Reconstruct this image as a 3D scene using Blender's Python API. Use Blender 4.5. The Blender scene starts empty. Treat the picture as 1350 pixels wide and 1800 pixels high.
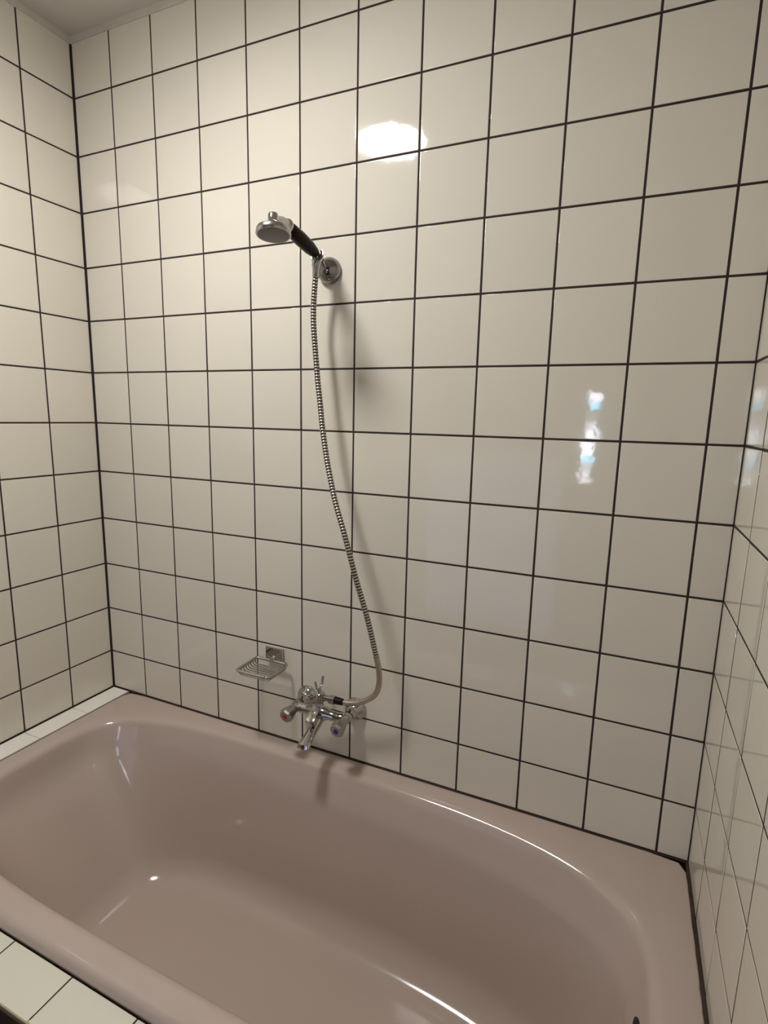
import bpy, bmesh, math, random
from mathutils import Vector, Matrix

random.seed(7)
PI = math.pi
sc = bpy.context.scene
COL = sc.collection

# ------------------------------------------------------------------ camera
cam_d = bpy.data.cameras.new('camera')
cam_d.sensor_fit = 'HORIZONTAL'
cam_d.sensor_width = 36.0
cam_d.lens = 955.7091 * 36.0 / 1350.0
cam_d.clip_start = 0.02
cam = bpy.data.objects.new('camera', cam_d)
COL.objects.link(cam)
R = ((0.9116277816, 0.4104163357, 0.0222085374),
     (0.0909784278, -0.1488008796, -0.9846731559),
     (-0.4008212986, 0.8996759025, -0.1729900487))      # rows: right, down, forward
cam.matrix_world = Matrix(((R[0][0], -R[1][0], -R[2][0], 1.5155),
                           (R[0][1], -R[1][1], -R[2][1], -1.1923),
                           (R[0][2], -R[1][2], -R[2][2], 1.4689),
                           (0, 0, 0, 1)))
sc.camera = cam

# ------------------------------------------------------------------ world, exposure
w = bpy.data.worlds.new('world')
sc.world = w
w.use_nodes = True
w.node_tree.nodes['Background'].inputs[0].default_value = (0.75, 0.85, 1.0, 1)
w.node_tree.nodes['Background'].inputs[1].default_value = 0.5
vs = sc.view_settings
vs.view_transform = 'Standard'
vs.look = 'None'
vs.exposure = 0.0
vs.gamma = 1.0
vs.use_curve_mapping = False
LAMP = 103.0                                   # radiance of the opal ceiling lamp

# ------------------------------------------------------------------ dimensions (metres)
WX = 1.7092          # room width
ROOM_Y = -2.40       # rear wall
ZA = 2.33            # topmost full tile joint
PITCH = 0.15
CEIL = 2.484
RZ = 0.5516          # bath rim
GW = 0.0045          # joint width

# ------------------------------------------------------------------ materials
def nmat(name):
    m = bpy.data.materials.new(name)
    m.use_nodes = True
    nt = m.node_tree
    return m, nt, nt.nodes['Principled BSDF']

def pmat(name, col, rough=0.5, metal=0.0, spec=0.5, noise=0.0, nscale=30, bump=0.0, bscale=60, coat=0.0):
    m, nt, b = nmat(name)
    b.inputs['Base Color'].default_value = (*col, 1)
    b.inputs['Roughness'].default_value = rough
    b.inputs['Metallic'].default_value = metal
    b.inputs['Specular IOR Level'].default_value = spec
    if coat:
        b.inputs['Coat Weight'].default_value = coat
        b.inputs['Coat Roughness'].default_value = 0.05
    tc = nt.nodes.new('ShaderNodeTexCoord')
    if noise:
        n = nt.nodes.new('ShaderNodeTexNoise')
        n.inputs['Scale'].default_value = nscale
        n.inputs['Detail'].default_value = 4
        nt.links.new(tc.outputs['Object'], n.inputs['Vector'])
        r = nt.nodes.new('ShaderNodeMapRange')
        r.inputs[3].default_value = 1 - noise
        r.inputs[4].default_value = 1 + noise
        nt.links.new(n.outputs['Fac'], r.inputs[0])
        mx = nt.nodes.new('ShaderNodeVectorMath')
        mx.operation = 'SCALE'
        mx.inputs[0].default_value = col
        nt.links.new(r.outputs[0], mx.inputs['Scale'])
        nt.links.new(mx.outputs[0], b.inputs['Base Color'])
    if bump:
        n2 = nt.nodes.new('ShaderNodeTexNoise')
        n2.inputs['Scale'].default_value = bscale
        n2.inputs['Detail'].default_value = 2
        nt.links.new(tc.outputs['Object'], n2.inputs['Vector'])
        bp = nt.nodes.new('ShaderNodeBump')
        bp.inputs['Strength'].default_value = 1.0
        bp.inputs['Distance'].default_value = bump
        nt.links.new(n2.outputs['Fac'], bp.inputs['Height'])
        nt.links.new(bp.outputs[0], b.inputs['Normal'])
    return m

def tile_material(name, col, rough):
    """glazed wall tile: slight tone difference from tile to tile, gentle glaze ripple"""
    m, nt, b = nmat(name)
    oi = nt.nodes.new('ShaderNodeObjectInfo')
    tc = nt.nodes.new('ShaderNodeTexCoord')
    comb = nt.nodes.new('ShaderNodeVectorMath')
    comb.operation = 'MULTIPLY_ADD'
    cx = nt.nodes.new('ShaderNodeCombineXYZ')
    for i in range(3):
        nt.links.new(oi.outputs['Random'], cx.inputs[i])
    nt.links.new(cx.outputs[0], comb.inputs[0])
    comb.inputs[1].default_value = (37, 91, 53)
    nt.links.new(tc.outputs['Object'], comb.inputs[2])
    n = nt.nodes.new('ShaderNodeTexNoise')
    n.inputs['Scale'].default_value = 5
    n.inputs['Detail'].default_value = 3
    nt.links.new(comb.outputs[0], n.inputs['Vector'])
    a = nt.nodes.new('ShaderNodeMapRange')
    a.inputs[3].default_value = 0.975
    a.inputs[4].default_value = 1.025
    nt.links.new(oi.outputs['Random'], a.inputs[0])
    a2 = nt.nodes.new('ShaderNodeMapRange')
    a2.inputs[3].default_value = 0.97
    a2.inputs[4].default_value = 1.03
    nt.links.new(n.outputs['Fac'], a2.inputs[0])
    mu = nt.nodes.new('ShaderNodeMath')
    mu.operation = 'MULTIPLY'
    nt.links.new(a.outputs[0], mu.inputs[0])
    nt.links.new(a2.outputs[0], mu.inputs[1])
    mx = nt.nodes.new('ShaderNodeVectorMath')
    mx.operation = 'SCALE'
    mx.inputs[0].default_value = col
    nt.links.new(mu.outputs[0], mx.inputs['Scale'])
    nt.links.new(mx.outputs[0], b.inputs['Base Color'])
    b.inputs['Roughness'].default_value = rough
    n2 = nt.nodes.new('ShaderNodeTexNoise')
    n2.inputs['Scale'].default_value = 22
    n2.inputs['Detail'].default_value = 2.5
    nt.links.new(comb.outputs[0], n2.inputs['Vector'])
    bp = nt.nodes.new('ShaderNodeBump')
    bp.inputs['Strength'].default_value = 1.0
    bp.inputs['Distance'].default_value = 0.00026
    nt.links.new(n2.outputs['Fac'], bp.inputs['Height'])
    nt.links.new(bp.outputs[0], b.inputs['Normal'])
    return m

def emat(name, col, strength):
    m = bpy.data.materials.new(name)
    m.use_nodes = True
    nt = m.node_tree
    b = nt.nodes['Principled BSDF']
    b.inputs['Base Color'].default_value = (0.8, 0.8, 0.8, 1)
    b.inputs['Emission Color'].default_value = (*col, 1)
    b.inputs['Emission Strength'].default_value = strength
    return m

M = {}
M['tile'] = tile_material('cream glazed tile', (0.755, 0.708, 0.602), 0.05)
M['strip'] = tile_material('off white glazed tile', (0.90, 0.87, 0.79), 0.2)
M['ledge'] = tile_material('pale cream glazed tile', (0.74, 0.72, 0.60), 0.2)
M['grout'] = pmat('dark brown grout', (0.030, 0.019, 0.016), 0.9, noise=0.35, nscale=40)
M['grey_grout'] = pmat('grey cement joint', (0.32, 0.29, 0.25), 0.9, noise=0.2, nscale=40)
M['ceiling'] = pmat('matt grey ceiling paint', (0.74, 0.69, 0.64), 0.9, noise=0.05, nscale=8, bump=0.0006, bscale=140)
M['caulk'] = pmat('cream sealant', (0.62, 0.58, 0.50), 0.6, noise=0.15, nscale=20)
M['mould'] = pmat('blackened brown sealant', (0.035, 0.016, 0.009), 0.6, noise=0.7, nscale=18, bump=0.001, bscale=90)
M['plaster'] = pmat('brown wall paint', (0.26, 0.19, 0.12), 0.8, noise=0.04, nscale=6)
M['floor'] = pmat('dark brown floor tile', (0.085, 0.058, 0.032), 0.75, spec=0.15, noise=0.2, nscale=9)
M['enamel'] = pmat('mauve pink enamel', (0.52, 0.423, 0.367), 0.10, noise=0.03, nscale=5)
M['chrome'] = pmat('chrome', (0.50, 0.49, 0.475), 0.08, metal=1.0, noise=0.12, nscale=60)
M['worn_chrome'] = pmat('dull chrome', (0.40, 0.39, 0.37), 0.24, metal=1.0, noise=0.2, nscale=80)
M['dark_reflect_chrome'] = pmat('chrome with dark reflection tint', (0.26, 0.255, 0.245), 0.06, metal=1.0)  # reflection of the dark room put into the metal's base colour
M['hose_metal'] = pmat('tile tinted chrome hose ring', (0.60, 0.55, 0.46), 0.25, metal=0.9)  # chrome rings; the warm reflection of the tiles is put into the colour
M['hose_gap'] = pmat('dark hose gap', (0.035, 0.03, 0.024), 0.6)
M['black'] = pmat('black plastic', (0.014, 0.007, 0.006), 0.3, spec=0.1)
M['rubber'] = pmat('black rubber', (0.008, 0.008, 0.008), 0.6)
M['red'] = pmat('red cap', (0.42, 0.012, 0.02), 0.3)
M['blue'] = pmat('blue cap', (0.015, 0.03, 0.20), 0.3)
M['opal'] = emat('opal glass shade', (1.0, 0.985, 0.97), LAMP)
M['white'] = pmat('white metal', (0.8, 0.8, 0.78), 0.4)
M['frame'] = pmat('painted window frame', (0.55, 0.53, 0.5), 0.5)

# ------------------------------------------------------------------ mesh helpers
class MB:
    """collects faces for one mesh object"""
    def __init__(self):
        self.v, self.f, self.mi = [], [], []
    def add(self, vs, fs, mi=0):
        o = len(self.v)
        self.v += [tuple(p) for p in vs]
        for k, f in enumerate(fs):
            self.f.append(tuple(i + o for i in f))
            self.mi.append(mi[k] if isinstance(mi, list) else mi)
        return self
    def rings(self, rings, cap0=True, cap1=True, mi=0, close=True):
        n = len(rings[0])
        vs = [p for r in rings for p in r]
        fs, ml = [], []
        for i in range(len(rings) - 1):
            for j in range(n if close else n - 1):
                k = (j + 1) % n
                fs.append((i * n + j, i * n + k, (i + 1) * n + k, (i + 1) * n + j))
                ml.append(mi[i] if isinstance(mi, list) else mi)
        if cap0:
            fs.append(tuple(reversed(range(n)))); ml.append(mi[0] if isinstance(mi, list) else mi)
        if cap1:
            fs.append(tuple(range((len(rings) - 1) * n, len(rings) * n))); ml.append(mi[-1] if isinstance(mi, list) else mi)
        return self.add(vs, fs, ml)
    def lathe(self, prof, origin, axis, n=28, mi=0, flat=1.0, ref=None):
        """prof: list of (distance along axis, radius)"""
        ax = Vector(axis).normalized()
        u = Vector(ref) if ref else (Vector((0, 0, 1)) if abs(ax.z) < .9 else Vector((1, 0, 0)))
        u = (u - ax * u.dot(ax)).normalized()
        v = ax.cross(u)
        o = Vector(origin)
        rr = [[o + ax * d + (u * math.cos(2 * PI * k / n) + v * math.sin(2 * PI * k / n) * flat) * max(r, 1e-5)
               for k in range(n)] for d, r in prof]
        return self.rings(rr, mi=mi)
    def tube(self, path, rad, n=12, closed=False, mi=0, squash=None):
        pts = [Vector(p) for p in path]
        N = len(pts)
        rr, prev = [], None
        for i, p in enumerate(pts):
            a = pts[(i - 1) % N] if (closed or i > 0) else p
            b = pts[(i + 1) % N] if (closed or i < N - 1) else p
            t = (b - a).normalized()
            if prev is None:
                u = Vector((0, 0, 1)) if abs(t.z) < .9 else Vector((0, 1, 0))
            else:
                u = prev
            u = (u - t * u.dot(t)).normalized()
            prev = u
            v = t.cross(u)
            r = rad[i] if isinstance(rad, (list, tuple)) else rad
            ru, rv = (r if isinstance(r, (list, tuple)) else (r, r))
            rr.append([p + u * math.cos(2 * PI * k / n) * ru + v * math.sin(2 * PI * k / n) * rv for k in range(n)])
        if closed:
            rr.append(rr[0])
            return self.rings(rr, False, False, mi=mi)
        return self.rings(rr, mi=mi)
    def box(self, lo, hi, mi=0):
        x0, y0, z0 = lo; x1, y1, z1 = hi
        return self.add([(x0, y0, z0), (x1, y0, z0), (x1, y1, z0), (x0, y1, z0), (x0, y0, z1), (x1, y0, z1), (x1, y1, z1), (x0, y1, z1)],
                        [(0, 3, 2, 1), (4, 5, 6, 7), (0, 1, 5, 4), (1, 2, 6, 5), (2, 3, 7, 6), (3, 0, 4, 7)], mi)
    def mesh(self, name, mats, smooth=True, angle=40, bevel=0.0):
        me = bpy.data.meshes.new(name)
        me.from_pydata(self.v, [], self.f)
        for m in (mats if isinstance(mats, (list, tuple)) else [mats]):
            me.materials.append(m)
        for p, i in zip(me.polygons, self.mi):
            p.material_index = i
        bm = bmesh.new(); bm.from_mesh(me)
        bmesh.ops.remove_doubles(bm, verts=bm.verts, dist=1e-6)
        if bevel:
            bmesh.ops.bevel(bm, geom=list(bm.edges), offset=bevel, segments=2, affect='EDGES', profile=0.5)
        bmesh.ops.recalc_face_normals(bm, faces=bm.faces)
        bm.to_mesh(me); bm.free()
        if smooth:
            me.polygons.foreach_set('use_smooth', [True] * len(me.polygons))
            me.set_sharp_from_angle(angle=math.radians(angle))
        return me
    def build(self, name, mats, parent=None, **kw):
        return link(name, self.mesh(name, mats, **kw), parent)

def link(name, me, parent=None):
    o = bpy.data.objects.new(name, me)
    COL.objects.link(o)
    if parent:
        o.parent = parent
        o.matrix_parent_inverse = parent_world(parent).inverted()
    return o

def parent_world(p):
    m = p.matrix_basis.copy()
    if p.parent:
        m = parent_world(p.parent) @ p.matrix_parent_inverse @ m
    return m

def tag(o, label=None, cat=None, group=None, kind=None):
    if label: o['label'] = label
    if cat: o['category'] = cat
    if group: o['group'] = group
    if kind: o['kind'] = kind
    return o

def thing(name, label, cat, loc):
    o = bpy.data.objects.new(name, None)
    COL.objects.link(o)
    o.location = loc
    o.empty_display_size = 0.05
    return tag(o, label, cat)

def structure(o, label, cat):
    return tag(o, label, cat, kind='structure')

# ------------------------------------------------------------------ shell
GD = 0.0006          # depth of the joints below the tile faces
wall_back = structure(MB().box((-0.1, GD, -0.02), (WX + 0.1, 0.12, CEIL + 0.05)).build('wall_back', M['grout'], smooth=False),
                      'cream tiled wall with dark joints behind the bath', 'wall')
wall_left = structure(MB().box((-0.12, ROOM_Y - 0.1, -0.02), (-GD, 0.1, CEIL + 0.05)).build('wall_left', M['grout'], smooth=False),
                      'cream tiled wall at the left end of the bath', 'wall')
wall_right = structure(MB().box((WX + GD, ROOM_Y - 0.1, -0.02), (WX + 0.12, 0.1, CEIL + 0.05)).build('wall_right', M['grout'], smooth=False),
                       'cream tiled wall at the right end of the bath', 'wall')
ceiling = structure(MB().box((-0.1, ROOM_Y - 0.1, CEIL), (WX + 0.1, 0.1, CEIL + 0.12)).build('ceiling', M['ceiling'], smooth=False),
                    'plain matt grey ceiling above the tiles', 'ceiling')
floor = structure(MB().box((-0.1, ROOM_Y - 0.1, -0.12), (WX + 0.1, 0.1, 0.0)).build('floor', M['floor'], smooth=False),
                  'dark brown bathroom floor below the tiled ledge', 'floor')
# rear wall with a narrow opening for the slit window
WIN = (1.245, 1.325, 1.10, 1.66)
rw = MB()
y0, y1 = ROOM_Y - 0.1, ROOM_Y
rw.box((-0.1, y0, -0.02), (WIN[0], y1, CEIL + 0.05)).box((WIN[1], y0, -0.02), (WX + 0.1, y1, CEIL + 0.05))
rw.box((WIN[0], y0, -0.02), (WIN[1], y1, WIN[2])).box((WIN[0], y0, WIN[3]), (WIN[1], y1, CEIL + 0.05))
wall_front = structure(rw.build('wall_front', M['plaster'], smooth=False), 'painted rear wall with a narrow slit window', 'wall')

# tiles: one rounded-edge slab per size, shared by all alike tiles
_tile_cache = {}
def tile_mesh(wd, ht, mat):
    key = (round(wd, 4), round(ht, 4), mat.name)
    if key in _tile_cache:
        return _tile_cache[key]
    rings = []
    for ins, d in ((0, -0.003), (0, -0.0004), (0.0003, -0.00013), (0.0010, 0.0), (0.0015, 0.0)):
        a, b = wd / 2 - ins, ht / 2 - ins
        rings.append([(-a, -b, d), (a, -b, d), (a, b, d), (-a, b, d)])
    mb = MB().rings(rings, cap0=False, cap1=True)
    me = mb.mesh('tile', mat, angle=75)
    _tile_cache[key] = me
    return me

def put_tile(parent, c, wd, ht, nrm, up, mat, jitter=0.11):
    n = Vector(nrm); u = Vector(up); s = u.cross(n)
    base = Matrix((s, u, n)).transposed().to_4x4()
    j = math.radians(jitter)
    rot = Matrix.Rotation(max(-1.5 * j, min(1.5 * j, random.gauss(0, j))), 4, 'X') @ Matrix.Rotation(max(-1.5 * j, min(1.5 * j, random.gauss(0, j))), 4, 'Y')
    o = bpy.data.objects.new('tile', tile_mesh(wd, ht, mat))
    COL.objects.link(o)
    o.parent = parent
    o.matrix_parent_inverse = parent_world(parent).inverted()
    o.matrix_basis = Matrix.Translation(Vector(c)) @ base @ rot
    return o

def spans(cuts, gap_lo, gap_hi):
    """intervals between cut lines minus half a joint at each side"""
    out = []
    for i in range(len(cuts) - 1):
        a = cuts[i] + (gap_lo if i == 0 else GW / 2)
        b = cuts[i + 1] - (gap_hi if i == len(cuts) - 2 else GW / 2)
        out.append((a, b))
    return out

z_cuts = [RZ - 0.02] + [ZA - PITCH * k for k in range(11, -1, -1)] + [2.468]
z_sp = spans(z_cuts, 0.0, 0.0)
z_sp[0] = (RZ + 0.003, z_sp[0][1])
z_low = [ZA - PITCH * k for k in range(15, 11, -1)]      # rows below the rim, beyond the bath
x_cuts = [0.0] + [0.1477 + PITCH * k for k in range(11)] + [WX]
x_sp = spans(x_cuts, 0.005, 0.0018)
for a, b in x_sp:
    for c, d in z_sp:
        put_tile(wall_back, ((a + b) / 2, 0, (c + d) / 2), b - a, d - c, (0, -1, 0), (0, 0, 1), M['tile'])
ncol = 9
y_cuts = [-PITCH * k for k in range(ncol + 1)]
for i in range(ncol):
    a = -PITCH * (i + 1) + GW / 2
    b = -PITCH * i - (GW / 2 if i else 0.004)
    zs = z_sp
    if i >= 6:
        zs = [(ZA - PITCH * (k + 1) + GW / 2, ZA - PITCH * k - GW / 2) for k in range(14, 11, -1)] + \
             [(ZA - PITCH * 12 + GW / 2, ZA - PITCH * 11 - GW / 2)] + z_sp[1:]
    for c, d in zs:
        put_tile(wall_left, (0, (a + b) / 2, (c + d) / 2), b - a, d - c, (1, 0, 0), (0, 0, 1), M['tile'])
        put_tile(wall_right, (WX, (a + b) / 2 + (0 if i else 0.002), (c + d) / 2), b - a, d - c, (-1, 0, 0), (0, 0, 1), M['tile'])

# unseen brown wall sections added beyond the tiled bath alcove to cut bounced light
for wl, xa, xb in ((wall_left, -0.02, 0.0), (wall_right, WX, WX + 0.02)):
    MB().box((xa, ROOM_Y, 0.0), (xb, -PITCH * ncol - 0.002, CEIL)).build('painted_section', M['plaster'], wl, smooth=False)

# sealant smeared between the top row and the ceiling
cv = MB()
cv.box((0.0, -0.002, 2.4655), (WX, 0.004, CEIL))
trim1 = structure(cv.build('trim_1', M['caulk'], smooth=False), 'cream sealant line between back wall tiles and ceiling', 'sealant')
trim2 = structure(MB().box((-0.004, -PITCH * ncol, 2.4655), (0.002, -0.002, CEIL)).build('trim_2', M['caulk'], smooth=False),
                  'cream sealant line between left wall tiles and ceiling', 'sealant')
trim3 = structure(MB().box((WX - 0.002, -PITCH * ncol, 2.4655), (WX + 0.004, -0.002, CEIL)).build('trim_3', M['caulk'], smooth=False),
                  'cream sealant line between right wall tiles and ceiling', 'sealant')

def bead(path, r):
    pts, rad = [], []
    for (p, q) in zip(path[:-1], path[1:]):
        p, q = Vector(p), Vector(q)
        n = max(2, int((q - p).length / 0.02))
        for k in range(n):
            pts.append(p.lerp(q, k / n)); rad.append(r * random.uniform(0.75, 1.25))
    pts.append(Vector(path[-1])); rad.append(r)
    return MB().tube(pts, rad, n=8)
structure(bead([(0.078, -0.001, RZ - 0.001), (WX - 0.006, -0.001, RZ - 0.001)], 0.0019).build('trim_4', M['mould']),
          'blackened sealant between bath rim and back wall', 'sealant')
structure(bead([(WX - 0.002, -0.002, RZ), (WX - 0.002, -0.70, RZ)], 0.0042).build('trim_5', M['mould']),
          'blackened brown sealant between bath rim and right wall', 'sealant')

# narrow slit window in the rear wall, lit by daylight
win = structure(bpy.data.objects.new('window_1', None), 'narrow slit window of stacked glass panes in the rear wall', 'window')
COL.objects.link(win)
win.location = ((WIN[0] + WIN[1]) / 2, ROOM_Y - 0.03, WIN[2])
fr = MB()
t = 0.006
fr.box((WIN[0], ROOM_Y - 0.05, WIN[2]), (WIN[0] + t, ROOM_Y + 0.004, WIN[3])).box((WIN[1] - t, ROOM_Y - 0.05, WIN[2]), (WIN[1], ROOM_Y + 0.004, WIN[3]))
fr.box((WIN[0] + t, ROOM_Y - 0.05, WIN[2]), (WIN[1] - t, ROOM_Y + 0.004, WIN[2] + t)).box((WIN[0] + t, ROOM_Y - 0.05, WIN[3] - t), (WIN[1] - t, ROOM_Y + 0.004, WIN[3]))
fr.build('window_frame', M['frame'], win, smooth=False)
pane_cols = [((0.85, 0.88, 1.0), 9), ((0.8, 0.85, 1), 5), ((0.25, 0.7, 1.0), 12), ((0.75, 0.88, 1.0), 16), ((0.8, 0.9, 1.0), 16),
             ((0.75, 0.85, 1.0), 14), ((0.7, 0.75, 1.0), 6), ((0.6, 0.62, 0.7), 1.5), ((0.1, 0.65, 1.0), 14), ((0.9, 0.86, 1.0), 12)]
ph = (WIN[3] - WIN[2] - 2 * t) / len(pane_cols)
for k, (c, s) in enumerate(pane_cols):
    s = s * 1.6
    z0 = WIN[2] + t + ph * k
    MB().box((WIN[0] + t, ROOM_Y - 0.035, z0 + 0.002), (WIN[1] - t, ROOM_Y - 0.025, z0 + ph - 0.002)).build('pane', emat('daylit glass %d' % k, c, s), win, smooth=False)

# door with a frosted glass panel in the rear wall, daylight behind it
DR = (0.20, 1.22, 2.02)
door = structure(bpy.data.objects.new('door_1', None), 'door with a large frosted pane in the rear wall', 'door')
COL.objects.link(door)
door.location = ((DR[0] + DR[1]) / 2, ROOM_Y, 0)
df = MB()
df.box((DR[0], ROOM_Y, 0), (DR[0] + 0.06, ROOM_Y + 0.04, DR[2])).box((DR[1] - 0.06, ROOM_Y, 0), (DR[1], ROOM_Y + 0.04, DR[2]))
df.box((DR[0] + 0.06, ROOM_Y, 0), (DR[1] - 0.06, ROOM_Y + 0.04, 0.08)).box((DR[0] + 0.06, ROOM_Y, 1.25), (DR[1] - 0.06, ROOM_Y + 0.04, DR[2]))
df.build('door_frame', pmat('brown door paint', (0.16, 0.11, 0.07), 0.4), door, smooth=False)
MB().box((DR[0] + 0.06, ROOM_Y + 0.012, 0.08), (DR[1] - 0.06, ROOM_Y + 0.022, 1.25)).build('pane', emat('daylit frosted glass', (0.42, 0.50, 1.0), 0.6), door, smooth=False)

# ------------------------------------------------------------------ tiled ledge in front of the bath
ledge = thing('bath_apron', 'tiled apron with a narrow cream tile ledge along the bath front', 'bath surround', (0.85, -0.74, 0))
MB().box((0.002, -0.774, 0.0), (WX - 0.002, -0.704, RZ - 0.0206)).build('core', M['grout'], ledge, smooth=False)
MB().box((0.002, -0.782, 0.0), (WX - 0.002, -0.7745, RZ - 0.027)).build('front_panel', pmat('dark brown panel', (0.045, 0.028, 0.013), 0.55, noise=0.3, nscale=14), ledge, smooth=False)
MB().box((0.002, -0.7805, RZ - 0.0268), (WX - 0.002, -0.7745, RZ - 0.0206)).build('edge_strip', pmat('yellowed edge strip', (0.42, 0.34, 0.19), 0.5), ledge, smooth=False)
lx = [0.002] + [0.1445 + PITCH * k for k in range(11)] + [WX - 0.002]
for a, b in zip(lx[:-1], lx[1:]):
    put_tile(ledge, ((a + b) / 2, -0.7405, RZ - 0.02), b - a - 0.003, 0.0755, (0, 0, 1), (0, 1, 0), M['ledge'], 0.05)

# white strip of cut tiles between bath and left wall
strip = thing('tile_strip', 'narrow off white strip of cut tiles between bath and left wall', 'tile strip', (0.04, -0.35, RZ - 0.03))
MB().box((0.002, -0.668, RZ - 0.05), (0.074, -0.003, RZ - 0.0012)).build('bed', M['grey_grout'], strip, smooth=False)
sy = [-0.004, -0.155, -0.305, -0.455, -0.605, -0.668]
for a, b in zip(sy[:-1], sy[1:]):
    put_tile(strip, (0.0385, (a + b) / 2, RZ + 0.0004), 0.065, abs(a - b) - 0.002, (0, 0, 1), (0, 1, 0), M['strip'], 0.1)

# ------------------------------------------------------------------ bathtub
TX0, TX1, TYB, TYF = 0.0765, WX - 0.0045, -0.0025, -0.700
CX, CY = 0.85, -0.350
tub = thing('bathtub', 'mauve pink enamelled built-in bathtub below the tiled walls', 'bathtub', (CX, CY, 0))

def rounded_path(P, radii, ks):
    """polyline with rounded inner corners; ks = samples per arc / straight"""
    out = [Vector(P[0])]
    for i in range(1, len(P) - 1):
        a, b, c = Vector(P[i - 1]), Vector(P[i]), Vector(P[i + 1])
        d0, d1 = (a - b).normalized(), (c - b).normalized()
        ang = d0.angle(d1)
        tl = radii[i - 1] / math.tan(ang / 2)
        p0, p1 = b + d0 * tl, b + d1 * tl
        cen = b + (d0 + d1).normalized() * (radii[i - 1] / math.sin(ang / 2))
        last = out[-1]
        for k in range(1, ks[0]):
            out.append(last.lerp(p0, k / ks[0]))
        v0, v1 = p0 - cen, p1 - cen
        for k in range(ks[1] + 1):
            f = k / ks[1]
            th = v0.angle(v1)
            v = (v0 * math.sin((1 - f) * th) + v1 * math.sin(f * th)) / math.sin(th)
            out.append(cen + v)
    last = out[-1]
    for k in range(1, ks[0] + 1):
        out.append(last.lerp(Vector(P[-1]), k / ks[0]))
    return out

FZ = 0.150
KS = (5, 9)
def prof(D, rl, rf, run, zf=FZ, k=0.030):
    return rounded_path([(-0.03, RZ, 0), (0.0, RZ - 0.001, 0), (k, RZ - 0.085, 0), (D, zf, 0), (D + run, zf - 0.002, 0)], [rl, 0.16, rf], KS)
PR = {'b': prof(0.085, 0.024, 0.085, 0.13), 'f': prof(0.085, 0.024, 0.085, 0.13),
      'l': prof(0.235, 0.024, 0.11, 0.20, k=0.018), 'r': prof(0.085, 0.024, 0.085, 0.20)}
NP = len(PR['b'])
XL, XR, YB, YF = 0.128, 1.630, -0.058, -0.642      # where the flat rim would meet the walls
NPHI = 144
def ring_pt(phi, axl, axr, ayb, ayf, nl, nr):
    c, s = math.cos(phi), math.sin(phi)
    n = nr if c >= 0 else nl
    k0 = min(1, abs(c) / 0.25)
    n = n * k0 + (0.5 * (nl + nr)) * (1 - k0)
    r = (abs(c) ** n + abs(s) ** n) ** (-1 / n)
    return CX + r * c * (axr if c >= 0 else axl), CY + r * s * (ayb if s >= 0 else ayf)
phis = [2 * PI * k / NPHI for k in range(NPHI)]
rings = []
# rolled outer edge
for ins, dz in ((0.003, -0.045), (0.001, -0.0205), (0.0, -0.018), (0.0005, -0.014), (0.003, -0.0085), (0.007, -0.0042), (0.012, -0.0014), (0.019, 0.0)):
    row = []
    for p in phis:
        fr_ = max(0.0, min(1.0, (-math.sin(p) - 0.70) / 0.02))       # full roll only along the open front edge
        g = 0.22 + 0.78 * fr_
        row.append((*ring_pt(p, CX - TX0 - ins * g, TX1 - CX - ins * g, TYB - CY - ins * g, CY - TYF - ins * g, 46, 46), RZ + (dz * g if dz > -0.0207 else dz)))
    rings.append(row)
for i in range(NP):
    row = []
    f = i / (NP - 1)
    nl = 4.3 - 1.1 * f
    nr = 3.5 - 0.7 * f
    for p in phis:
        c, s = math.cos(p), math.sin(p)
        px_, py_ = PR['r' if c >= 0 else 'l'][i], PR['b' if s >= 0 else 'f'][i]
        x, y = ring_pt(p, CX - XL - PR['l'][i].x, XR - CX - PR['r'][i].x, YB - CY - PR['b'][i].x, CY - YF - PR['f'][i].x, nl, nr)
        wgt = c * c
        row.append((x, y, px_.y * wgt + py_.y * (1 - wgt)))
    rings.append(row)
last = rings[-1]
for sc_ in (0.7, 0.35, 0.06):
    rings.append([(CX + (q[0] - CX) * sc_, CY + (q[1] - CY) * sc_, q[2] - 0.002 * (1 - sc_)) for q in last])
tb = MB().rings(rings, cap0=False, cap1=True)
tub_shell = tb.build('shell', M['enamel'], tub, angle=80)
# overflow rosette on the right end wall, drain in the floor
MB().lathe([(-0.006, 0.030), (0.000, 0.033), (0.003, 0.031), (0.004, 0.024), (0.004, 0.0)], (1.6095, -0.358, 0.478), (-1, 0, 0.2)).build('overflow_cover', M['rubber'], tub)
MB().lathe([(0, 0.034), (0.002, 0.034), (0.004, 0.030), (0.002, 0.022), (0.001, 0.0)], (1.36, CY, FZ - 0.003), (0, 0, 1)).build('drain', M['chrome'], tub)

# ------------------------------------------------------------------ ceiling lamp (seen as reflections in the glaze)
LX, LY = 0.655, -0.735
lamp = thing('ceiling_lamp', 'white opal dome lamp on the ceiling reflected in the tiles', 'lamp', (LX, LY, CEIL))
MB().lathe([(0, 0.128), (0.056, 0.128), (0.064, 0.125), (0.066, 0.120), (0.062, 0.1165), (0.046, 0.116), (0.046, 0.0)], (LX, LY, CEIL), (0, 0, -1), n=48).build('base', M['white'], lamp)
prf = [(0.047, 0.115), (0.068, 0.115), (0.074, 0.110), (0.079, 0.09), (0.083, 0.05), (0.084, 0.0)]
MB().lathe(prf, (LX, LY, CEIL), (0, 0, -1), n=48).build('opal_shade', M['opal'], lamp)

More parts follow.
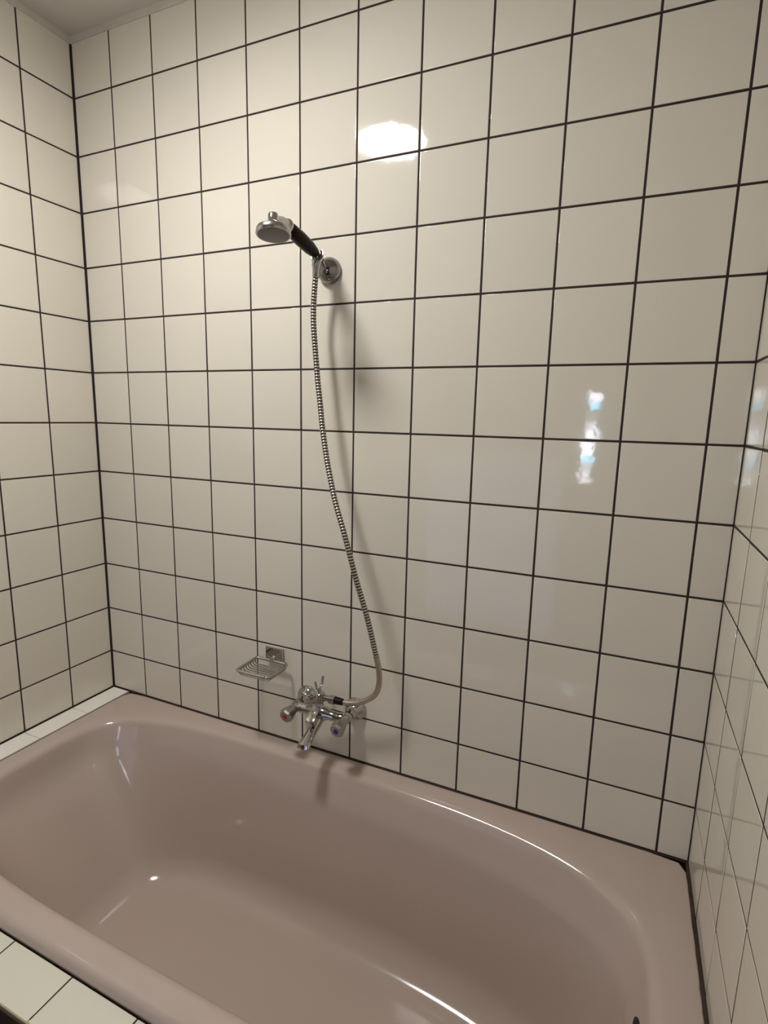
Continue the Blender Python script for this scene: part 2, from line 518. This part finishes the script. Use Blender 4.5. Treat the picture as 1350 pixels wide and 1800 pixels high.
# ------------------------------------------------------------------ shower holder on the wall
SX, SZ = 0.831, 1.805
holder = thing('shower_holder', 'round chrome wall bracket holding the hand shower', 'shower bracket', (SX, 0, SZ))
MB().lathe([(0.0, 0.030), (0.006, 0.0305), (0.012, 0.029), (0.019, 0.025), (0.026, 0.018), (0.031, 0.012), (0.033, 0.0)], (SX, 0, SZ), (0, -1, 0), n=40).build('rosette', M['dark_reflect_chrome'], holder)
MB().tube([(SX, -0.026, SZ + 0.002), (SX, -0.038, SZ + 0.007), (SX, -0.047, SZ + 0.012)], [0.0095, 0.0085, 0.0095], n=16).build('arm', M['dark_reflect_chrome'], holder)
cr = MB()
hu = Vector((0, -math.cos(math.radians(12)), math.sin(math.radians(12))))
hc = Vector((SX, -0.060, 1.826))
arc = []
for k in range(13):
    a = math.radians(-40 + 260 * k / 12)
    arc.append(hc + Vector((1, 0, 0)) * math.cos(a) * 0.0125 + Vector((0, -0.2, -0.98)) * math.sin(a) * 0.0125)
cr.tube(arc, [(0.006, 0.0022)] * 13, n=10)
cr.build('cradle', M['chrome'], holder)

# ------------------------------------------------------------------ hand shower
hs = thing('hand_shower', 'chrome hand shower with black handle hung in the wall bracket', 'hand shower', tuple(hc))
down = Vector((0, -math.sin(math.radians(12)), -math.cos(math.radians(12))))
H0 = Vector((SX, -0.050, 1.8235))
def hp(d, dn=0.0):
    return H0 + hu * d + down * dn
MB().lathe([(0.018, 0.0085), (0.02, 0.0110), (0.045, 0.0145), (0.085, 0.0155), (0.110, 0.0142), (0.128, 0.0125), (0.130, 0.011)], H0, hu, n=24).build('handle', M['black'], hs)
MB().lathe([(-0.006, 0.004), (-0.004, 0.0085), (0.004, 0.0095), (0.008, 0.0080), (0.012, 0.0080), (0.0135, 0.0105), (0.018, 0.0105), (0.0195, 0.008)], H0, hu, n=24).build('ferrule', M['chrome'], hs)
tag(MB().lathe([(0.128, 0.009), (0.129, 0.0145), (0.133, 0.0145), (0.135, 0.0125), (0.138, 0.0130), (0.141, 0.0095)], H0, hu, n=24).build('collar', M['chrome'], hs))
# head: disc with a domed back, neck from the handle, knob on top
fdn = Vector((0.085, -0.115, -0.988)).normalized()      # direction the spray plate faces
hd = Vector((0.8345, -0.2315, 1.8245))
neck = MB().tube([hp(0.136, 0.0), hp(0.150, 0.004), hp(0.165, 0.012), hd - fdn * 0.009], [0.0115, 0.0125, 0.0135, 0.0150], n=20)
neck.build('neck', M['worn_chrome'], hs)
MB().lathe([(-0.0085, 0.0), (-0.0085, 0.018), (-0.007, 0.028), (-0.0055, 0.0325), (-0.003, 0.0340), (0.006, 0.0350), (0.0075, 0.0340), (0.0075, 0.0)], hd, fdn, n=48).build('head', M['worn_chrome'], hs)
face = MB().lathe([(0.0070, 0.0318), (0.0082, 0.0312), (0.0090, 0.026), (0.0094, 0.0)], hd, fdn, n=48)
face.build('spray_face', pmat('dull grey spray plate', (0.13, 0.125, 0.11), 0.45, metal=0.6, noise=0.3, nscale=300), hs)
MB().lathe([(0.006, 0.0115), (0.020, 0.0108), (0.030, 0.0108), (0.034, 0.0095), (0.0355, 0.005), (0.0355, 0.0)], hd, -fdn, n=24).build('knob', M['chrome'], hs)
MB().tube([hp(-0.002, 0.002), (SX, -0.0585, 1.812), (0.8295, -0.060, 1.800)], [0.0085, 0.009, 0.009], n=16).build('elbow', M['chrome'], hs)

# ------------------------------------------------------------------ shower hose
hose = thing('shower_hose', 'ribbed metal shower hose hanging from hand shower to mixer', 'shower hose', (0.9, -0.06, 0.75))
KP = [(0.8290, -0.060, 1.7960), (0.8273, -0.06, 1.7849), (0.8238, -0.058, 1.7635), (0.8212, -0.057, 1.7391), (0.8201, -0.058, 1.7115), (0.8214, -0.06, 1.6784),
      (0.8255, -0.062, 1.6393), (0.8315, -0.065, 1.5934), (0.8377, -0.068, 1.5467), (0.8465, -0.072, 1.4965), (0.8551, -0.077, 1.4462),
      (0.8654, -0.083, 1.4031), (0.8771, -0.09, 1.3604), (0.8903, -0.097, 1.3207), (0.9031, -0.104, 1.2852), (0.9165, -0.11, 1.2527),
      (0.9409, -0.117, 1.1938), (0.9701, -0.12, 1.1041), (0.9946, -0.107, 1.0081), (1.0087, -0.093, 0.9281), (1.0159, -0.082, 0.8745),
      (1.0150, -0.075, 0.8317), (1.0027, -0.068, 0.7983), (0.979, -0.063, 0.7749), (0.9492, -0.06, 0.7575), (0.9234, -0.06, 0.7502),
      (0.9087, -0.06, 0.7490), (0.8950, -0.06, 0.7485)]
def catmull(P, step):
    P = [Vector(p) for p in P]
    dense = []
    for i in range(len(P) - 1):
        p0, p1, p2, p3 = P[max(i - 1, 0)], P[i], P[i + 1], P[min(i + 2, len(P) - 1)]
        for k in range(24):
            t_ = k / 24
            dense.append(0.5 * ((2 * p1) + (p2 - p0) * t_ + (2 * p0 - 5 * p1 + 4 * p2 - p3) * t_ ** 2 + (3 * p1 - p0 - 3 * p2 + p3) * t_ ** 3))
    dense.append(P[-1])
    out, acc, nxt = [dense[0]], 0.0, step
    for a, b in zip(dense[:-1], dense[1:]):
        L = (b - a).length
        while acc + L >= nxt:
            out.append(a.lerp(b, (nxt - acc) / L)); nxt += step
        acc += L
    return out
STEP = 0.0070 / 6
pts = catmull(KP, STEP)
pat_r = [0.0062, 0.0070, 0.0072, 0.0069, 0.0060, 0.0060]
pat_m = [0, 0, 0, 1, 1, 1]
n_end0 = int(0.024 / STEP)
rad = [pat_r[i % 6] for i in range(len(pts))]
n_low = len(pts) - int(0.24 / STEP)                     # the lowest bend is pressed together: fine rings, no dark gaps
for i in range(n_low, len(pts)):
    rad[i] = (0.0072, 0.0066)[i % 2]
mb = MB()
mb.tube(pts, rad, n=14, mi=[pat_m[i % 6] if i < n_low else 0 for i in range(len(pts) - 1)] + [0])
mb.build('hose', [M['hose_metal'], M['hose_gap']], hose, angle=60)
MB().lathe([(-0.003, 0.007), (-0.001, 0.0105), (0.010, 0.0105), (0.012, 0.0090), (0.034, 0.0082), (0.036, 0.0060)], (0.8295, -0.060, 1.812), Vector((-0.05, 0.0, -1)), n=8).build('hose_nut', M['worn_chrome'], hose)
MB().lathe([(-0.004, 0.006), (0.0, 0.0085), (0.018, 0.0095), (0.024, 0.0098), (0.026, 0.008)], (0.9075, -0.06, 0.7490), (-1, 0, 0.0), n=20).build('sleeve', M['black'], hose)

# ------------------------------------------------------------------ bath mixer
MX, MZ = 0.842, 0.704
XA, XB = 0.768, 0.916
mixer = thing('bath_mixer', 'chrome two handle bath mixer with spout and hook on the wall', 'mixer tap', (MX, 0, MZ))
for x in (XA, XB):
    MB().lathe([(0, 0.0305), (0.003, 0.031), (0.010, 0.029), (0.017, 0.0225), (0.022, 0.0165), (0.026, 0.0145), (0.030, 0.013)], (x, 0, MZ), (0, -1, 0), n=36).build('rosette', M['chrome'], mixer)
    MB().lathe([(0.024, 0.0125), (0.030, 0.0125), (0.031, 0.0155), (0.043, 0.0155), (0.044, 0.0125), (0.052, 0.0125)], (x, 0, MZ), (0, -1, 0), n=6, ref=(0.5, 0, 0.86)).build('union_nut', M['chrome'], mixer)
body = MB()
body.tube([(XA, -0.048, MZ), (XA + 0.001, -0.056, MZ), (XA + 0.008, -0.062, MZ + 0.001), (XA + 0.02, -0.063, MZ + 0.001), (MX - 0.028, -0.062, MZ + 0.001), (MX - 0.02, -0.062, MZ + 0.002),
           (MX + 0.02, -0.062, MZ + 0.002), (MX + 0.028, -0.062, MZ + 0.001), (XB - 0.02, -0.063, MZ + 0.001), (XB - 0.008, -0.062, MZ + 0.001), (XB - 0.001, -0.056, MZ), (XB, -0.048, MZ)],
          [0.0130, 0.0145, 0.0150, 0.0130, 0.0130, 0.0175, 0.0175, 0.0130, 0.0130, 0.0150, 0.0145, 0.0130], n=20)
body.lathe([(-0.022, 0.0), (-0.022, 0.012), (-0.018, 0.016), (0.012, 0.016), (0.018, 0.011), (0.030, 0.009), (0.034, 0.0125), (0.056, 0.0125), (0.060, 0.008), (0.062, 0.0)],
           (MX, -0.062, MZ), (0, 0, 1), n=24)
body.build('body', M['chrome'], mixer)
# handles pointing out from the wall, flaring towards the coloured caps
for x, key, tilt in ((XA, 'red', -0.10), (XB, 'blue', -0.04)):
    ax = Vector((tilt, -1, -0.20)).normalized()
    o0 = Vector((x, -0.056, MZ))
    h = MB().lathe([(0.0, 0.013), (0.006, 0.0145), (0.010, 0.0120), (0.018, 0.0130), (0.036, 0.0185), (0.047, 0.0195), (0.0520, 0.0165), (0.0525, 0.0)], o0, ax, n=8).build('handle', M['worn_chrome'], mixer, angle=30)
    MB().lathe([(0.0520, 0.0068), (0.0535, 0.0066), (0.0540, 0.004), (0.0541, 0.0)], o0, ax, n=20).build('cap', M[key], h)
# spout: flat-topped, widening to a square-cut end
sp = MB()
sp.tube([(MX, -0.062, MZ - 0.010), (MX, -0.080, MZ - 0.021), (MX, -0.098, MZ - 0.030), (MX, -0.116, MZ - 0.038), (MX, -0.130, MZ - 0.044), (MX, -0.141, MZ - 0.050), (MX, -0.145, MZ - 0.056)],
        [(0.0135, 0.0150), (0.0125, 0.0140), (0.0110, 0.0130), (0.0095, 0.0140), (0.0085, 0.0165), (0.0080, 0.0180), (0.0045, 0.0175)], n=22)
sp.build('spout', M['chrome'], mixer)
# diverter lever above the spout root
dv = MB()
dv.tube([(MX, -0.070, MZ + 0.016), (MX, -0.086, MZ + 0.010), (MX, -0.094, MZ + 0.004)], [0.008, 0.0075, 0.006], n=14)
dvo = dv.build('diverter_stem', M['chrome'], mixer)
kb = MB().box((-0.0130, -0.0130, -0.0105), (0.0130, 0.0130, 0.0105))
me = kb.mesh('diverter_knob', M['chrome'], bevel=0.0014, angle=25)
ko = link('diverter_knob', me, dvo)
ko.matrix_basis = Matrix.Translation((MX, -0.101, MZ + 0.002)) @ Matrix.Rotation(math.radians(32), 4, 'X')
# shower outlet to the right
MB().lathe([(0.0, 0.0085), (0.022, 0.0085), (0.023, 0.0115), (0.036, 0.0115), (0.0375, 0.009), (0.041, 0.009)], (MX + 0.006, -0.060, MZ + 0.0445), (1, 0, 0), n=16).build('shower_outlet', M['chrome'], mixer)
# hook that can carry the hand shower: a stem with two prongs
hk = MB()
hk.tube([(MX - 0.002, -0.062, MZ + 0.056), (MX - 0.002, -0.062, MZ + 0.066)], [0.006, 0.005], n=12)
fk = []
for k in range(15):
    a = PI + PI * k / 14
    fk.append((MX - 0.003, -0.061 + 0.016 * math.cos(a), MZ + 0.082 + 0.016 * math.sin(a)))
fk = [(MX - 0.003, -0.080, MZ + 0.093)] + fk + [(MX - 0.003, -0.042, MZ + 0.093)]
hk.tube(fk, [(0.0022, 0.0036)] * len(fk), n=10)
hk.build('hook', M['chrome'], mixer)

# ------------------------------------------------------------------ soap dish
DX, DZ = 0.664, 0.793
dish = thing('soap_dish', 'chrome wire soap basket on a square wall mount', 'soap dish', (DX, 0, DZ))
mt = MB()
mt.rings([[(DX - a, -d, 0.806 - b), (DX + a, -d, 0.806 - b), (DX + a, -d, 0.806 + c), (DX - a, -d, 0.806 + c)]
          for d, a, b, c in ((0.0, 0.0235, 0.020, 0.017), (0.006, 0.0255, 0.019, 0.021), (0.014, 0.0265, 0.017, 0.023), (0.016, 0.0255, 0.016, 0.022))])
mt.build('wall_mount', M['chrome'], dish, angle=25)
MB().tube([(DX, -0.012, 0.800), (DX, -0.018, 0.795), (DX, -0.024, DZ)], 0.007, n=12).build('mount_stem', M['chrome'], dish)
def rrect(x0, x1, y0, y1, z, r, n=6):
    out = []
    for cx_, cy_, a0 in ((x1 - r, y1 - r, 0), (x0 + r, y1 - r, 90), (x0 + r, y0 + r, 180), (x1 - r, y0 + r, 270)):
        for k in range(n + 1):
            a = math.radians(a0 + 90 * k / n)
            out.append((cx_ + r * math.cos(a), cy_ + r * math.sin(a), z))
    return out
BX0, BX1, BY0, BY1 = DX - 0.0515, DX + 0.0515, -0.112, -0.021
MB().tube(rrect(BX0, BX1, BY0, BY1, DZ, 0.010), 0.0044, n=12, closed=True).build('rim', M['chrome'], dish)
for k in range(8):
    y = BY0 + 0.010 + (BY1 - BY0 - 0.020) * k / 7
    path = [(BX0, y, DZ), (BX0 + 0.001, y, DZ - 0.008), (BX0 + 0.004, y, DZ - 0.012), (BX0 + 0.012, y, DZ - 0.014),
            (BX1 - 0.012, y, DZ - 0.014), (BX1 - 0.004, y, DZ - 0.012), (BX1 - 0.001, y, DZ - 0.008), (BX1, y, DZ)]
    MB().tube(path, 0.0017, n=8).build('wire', M['chrome'], dish)
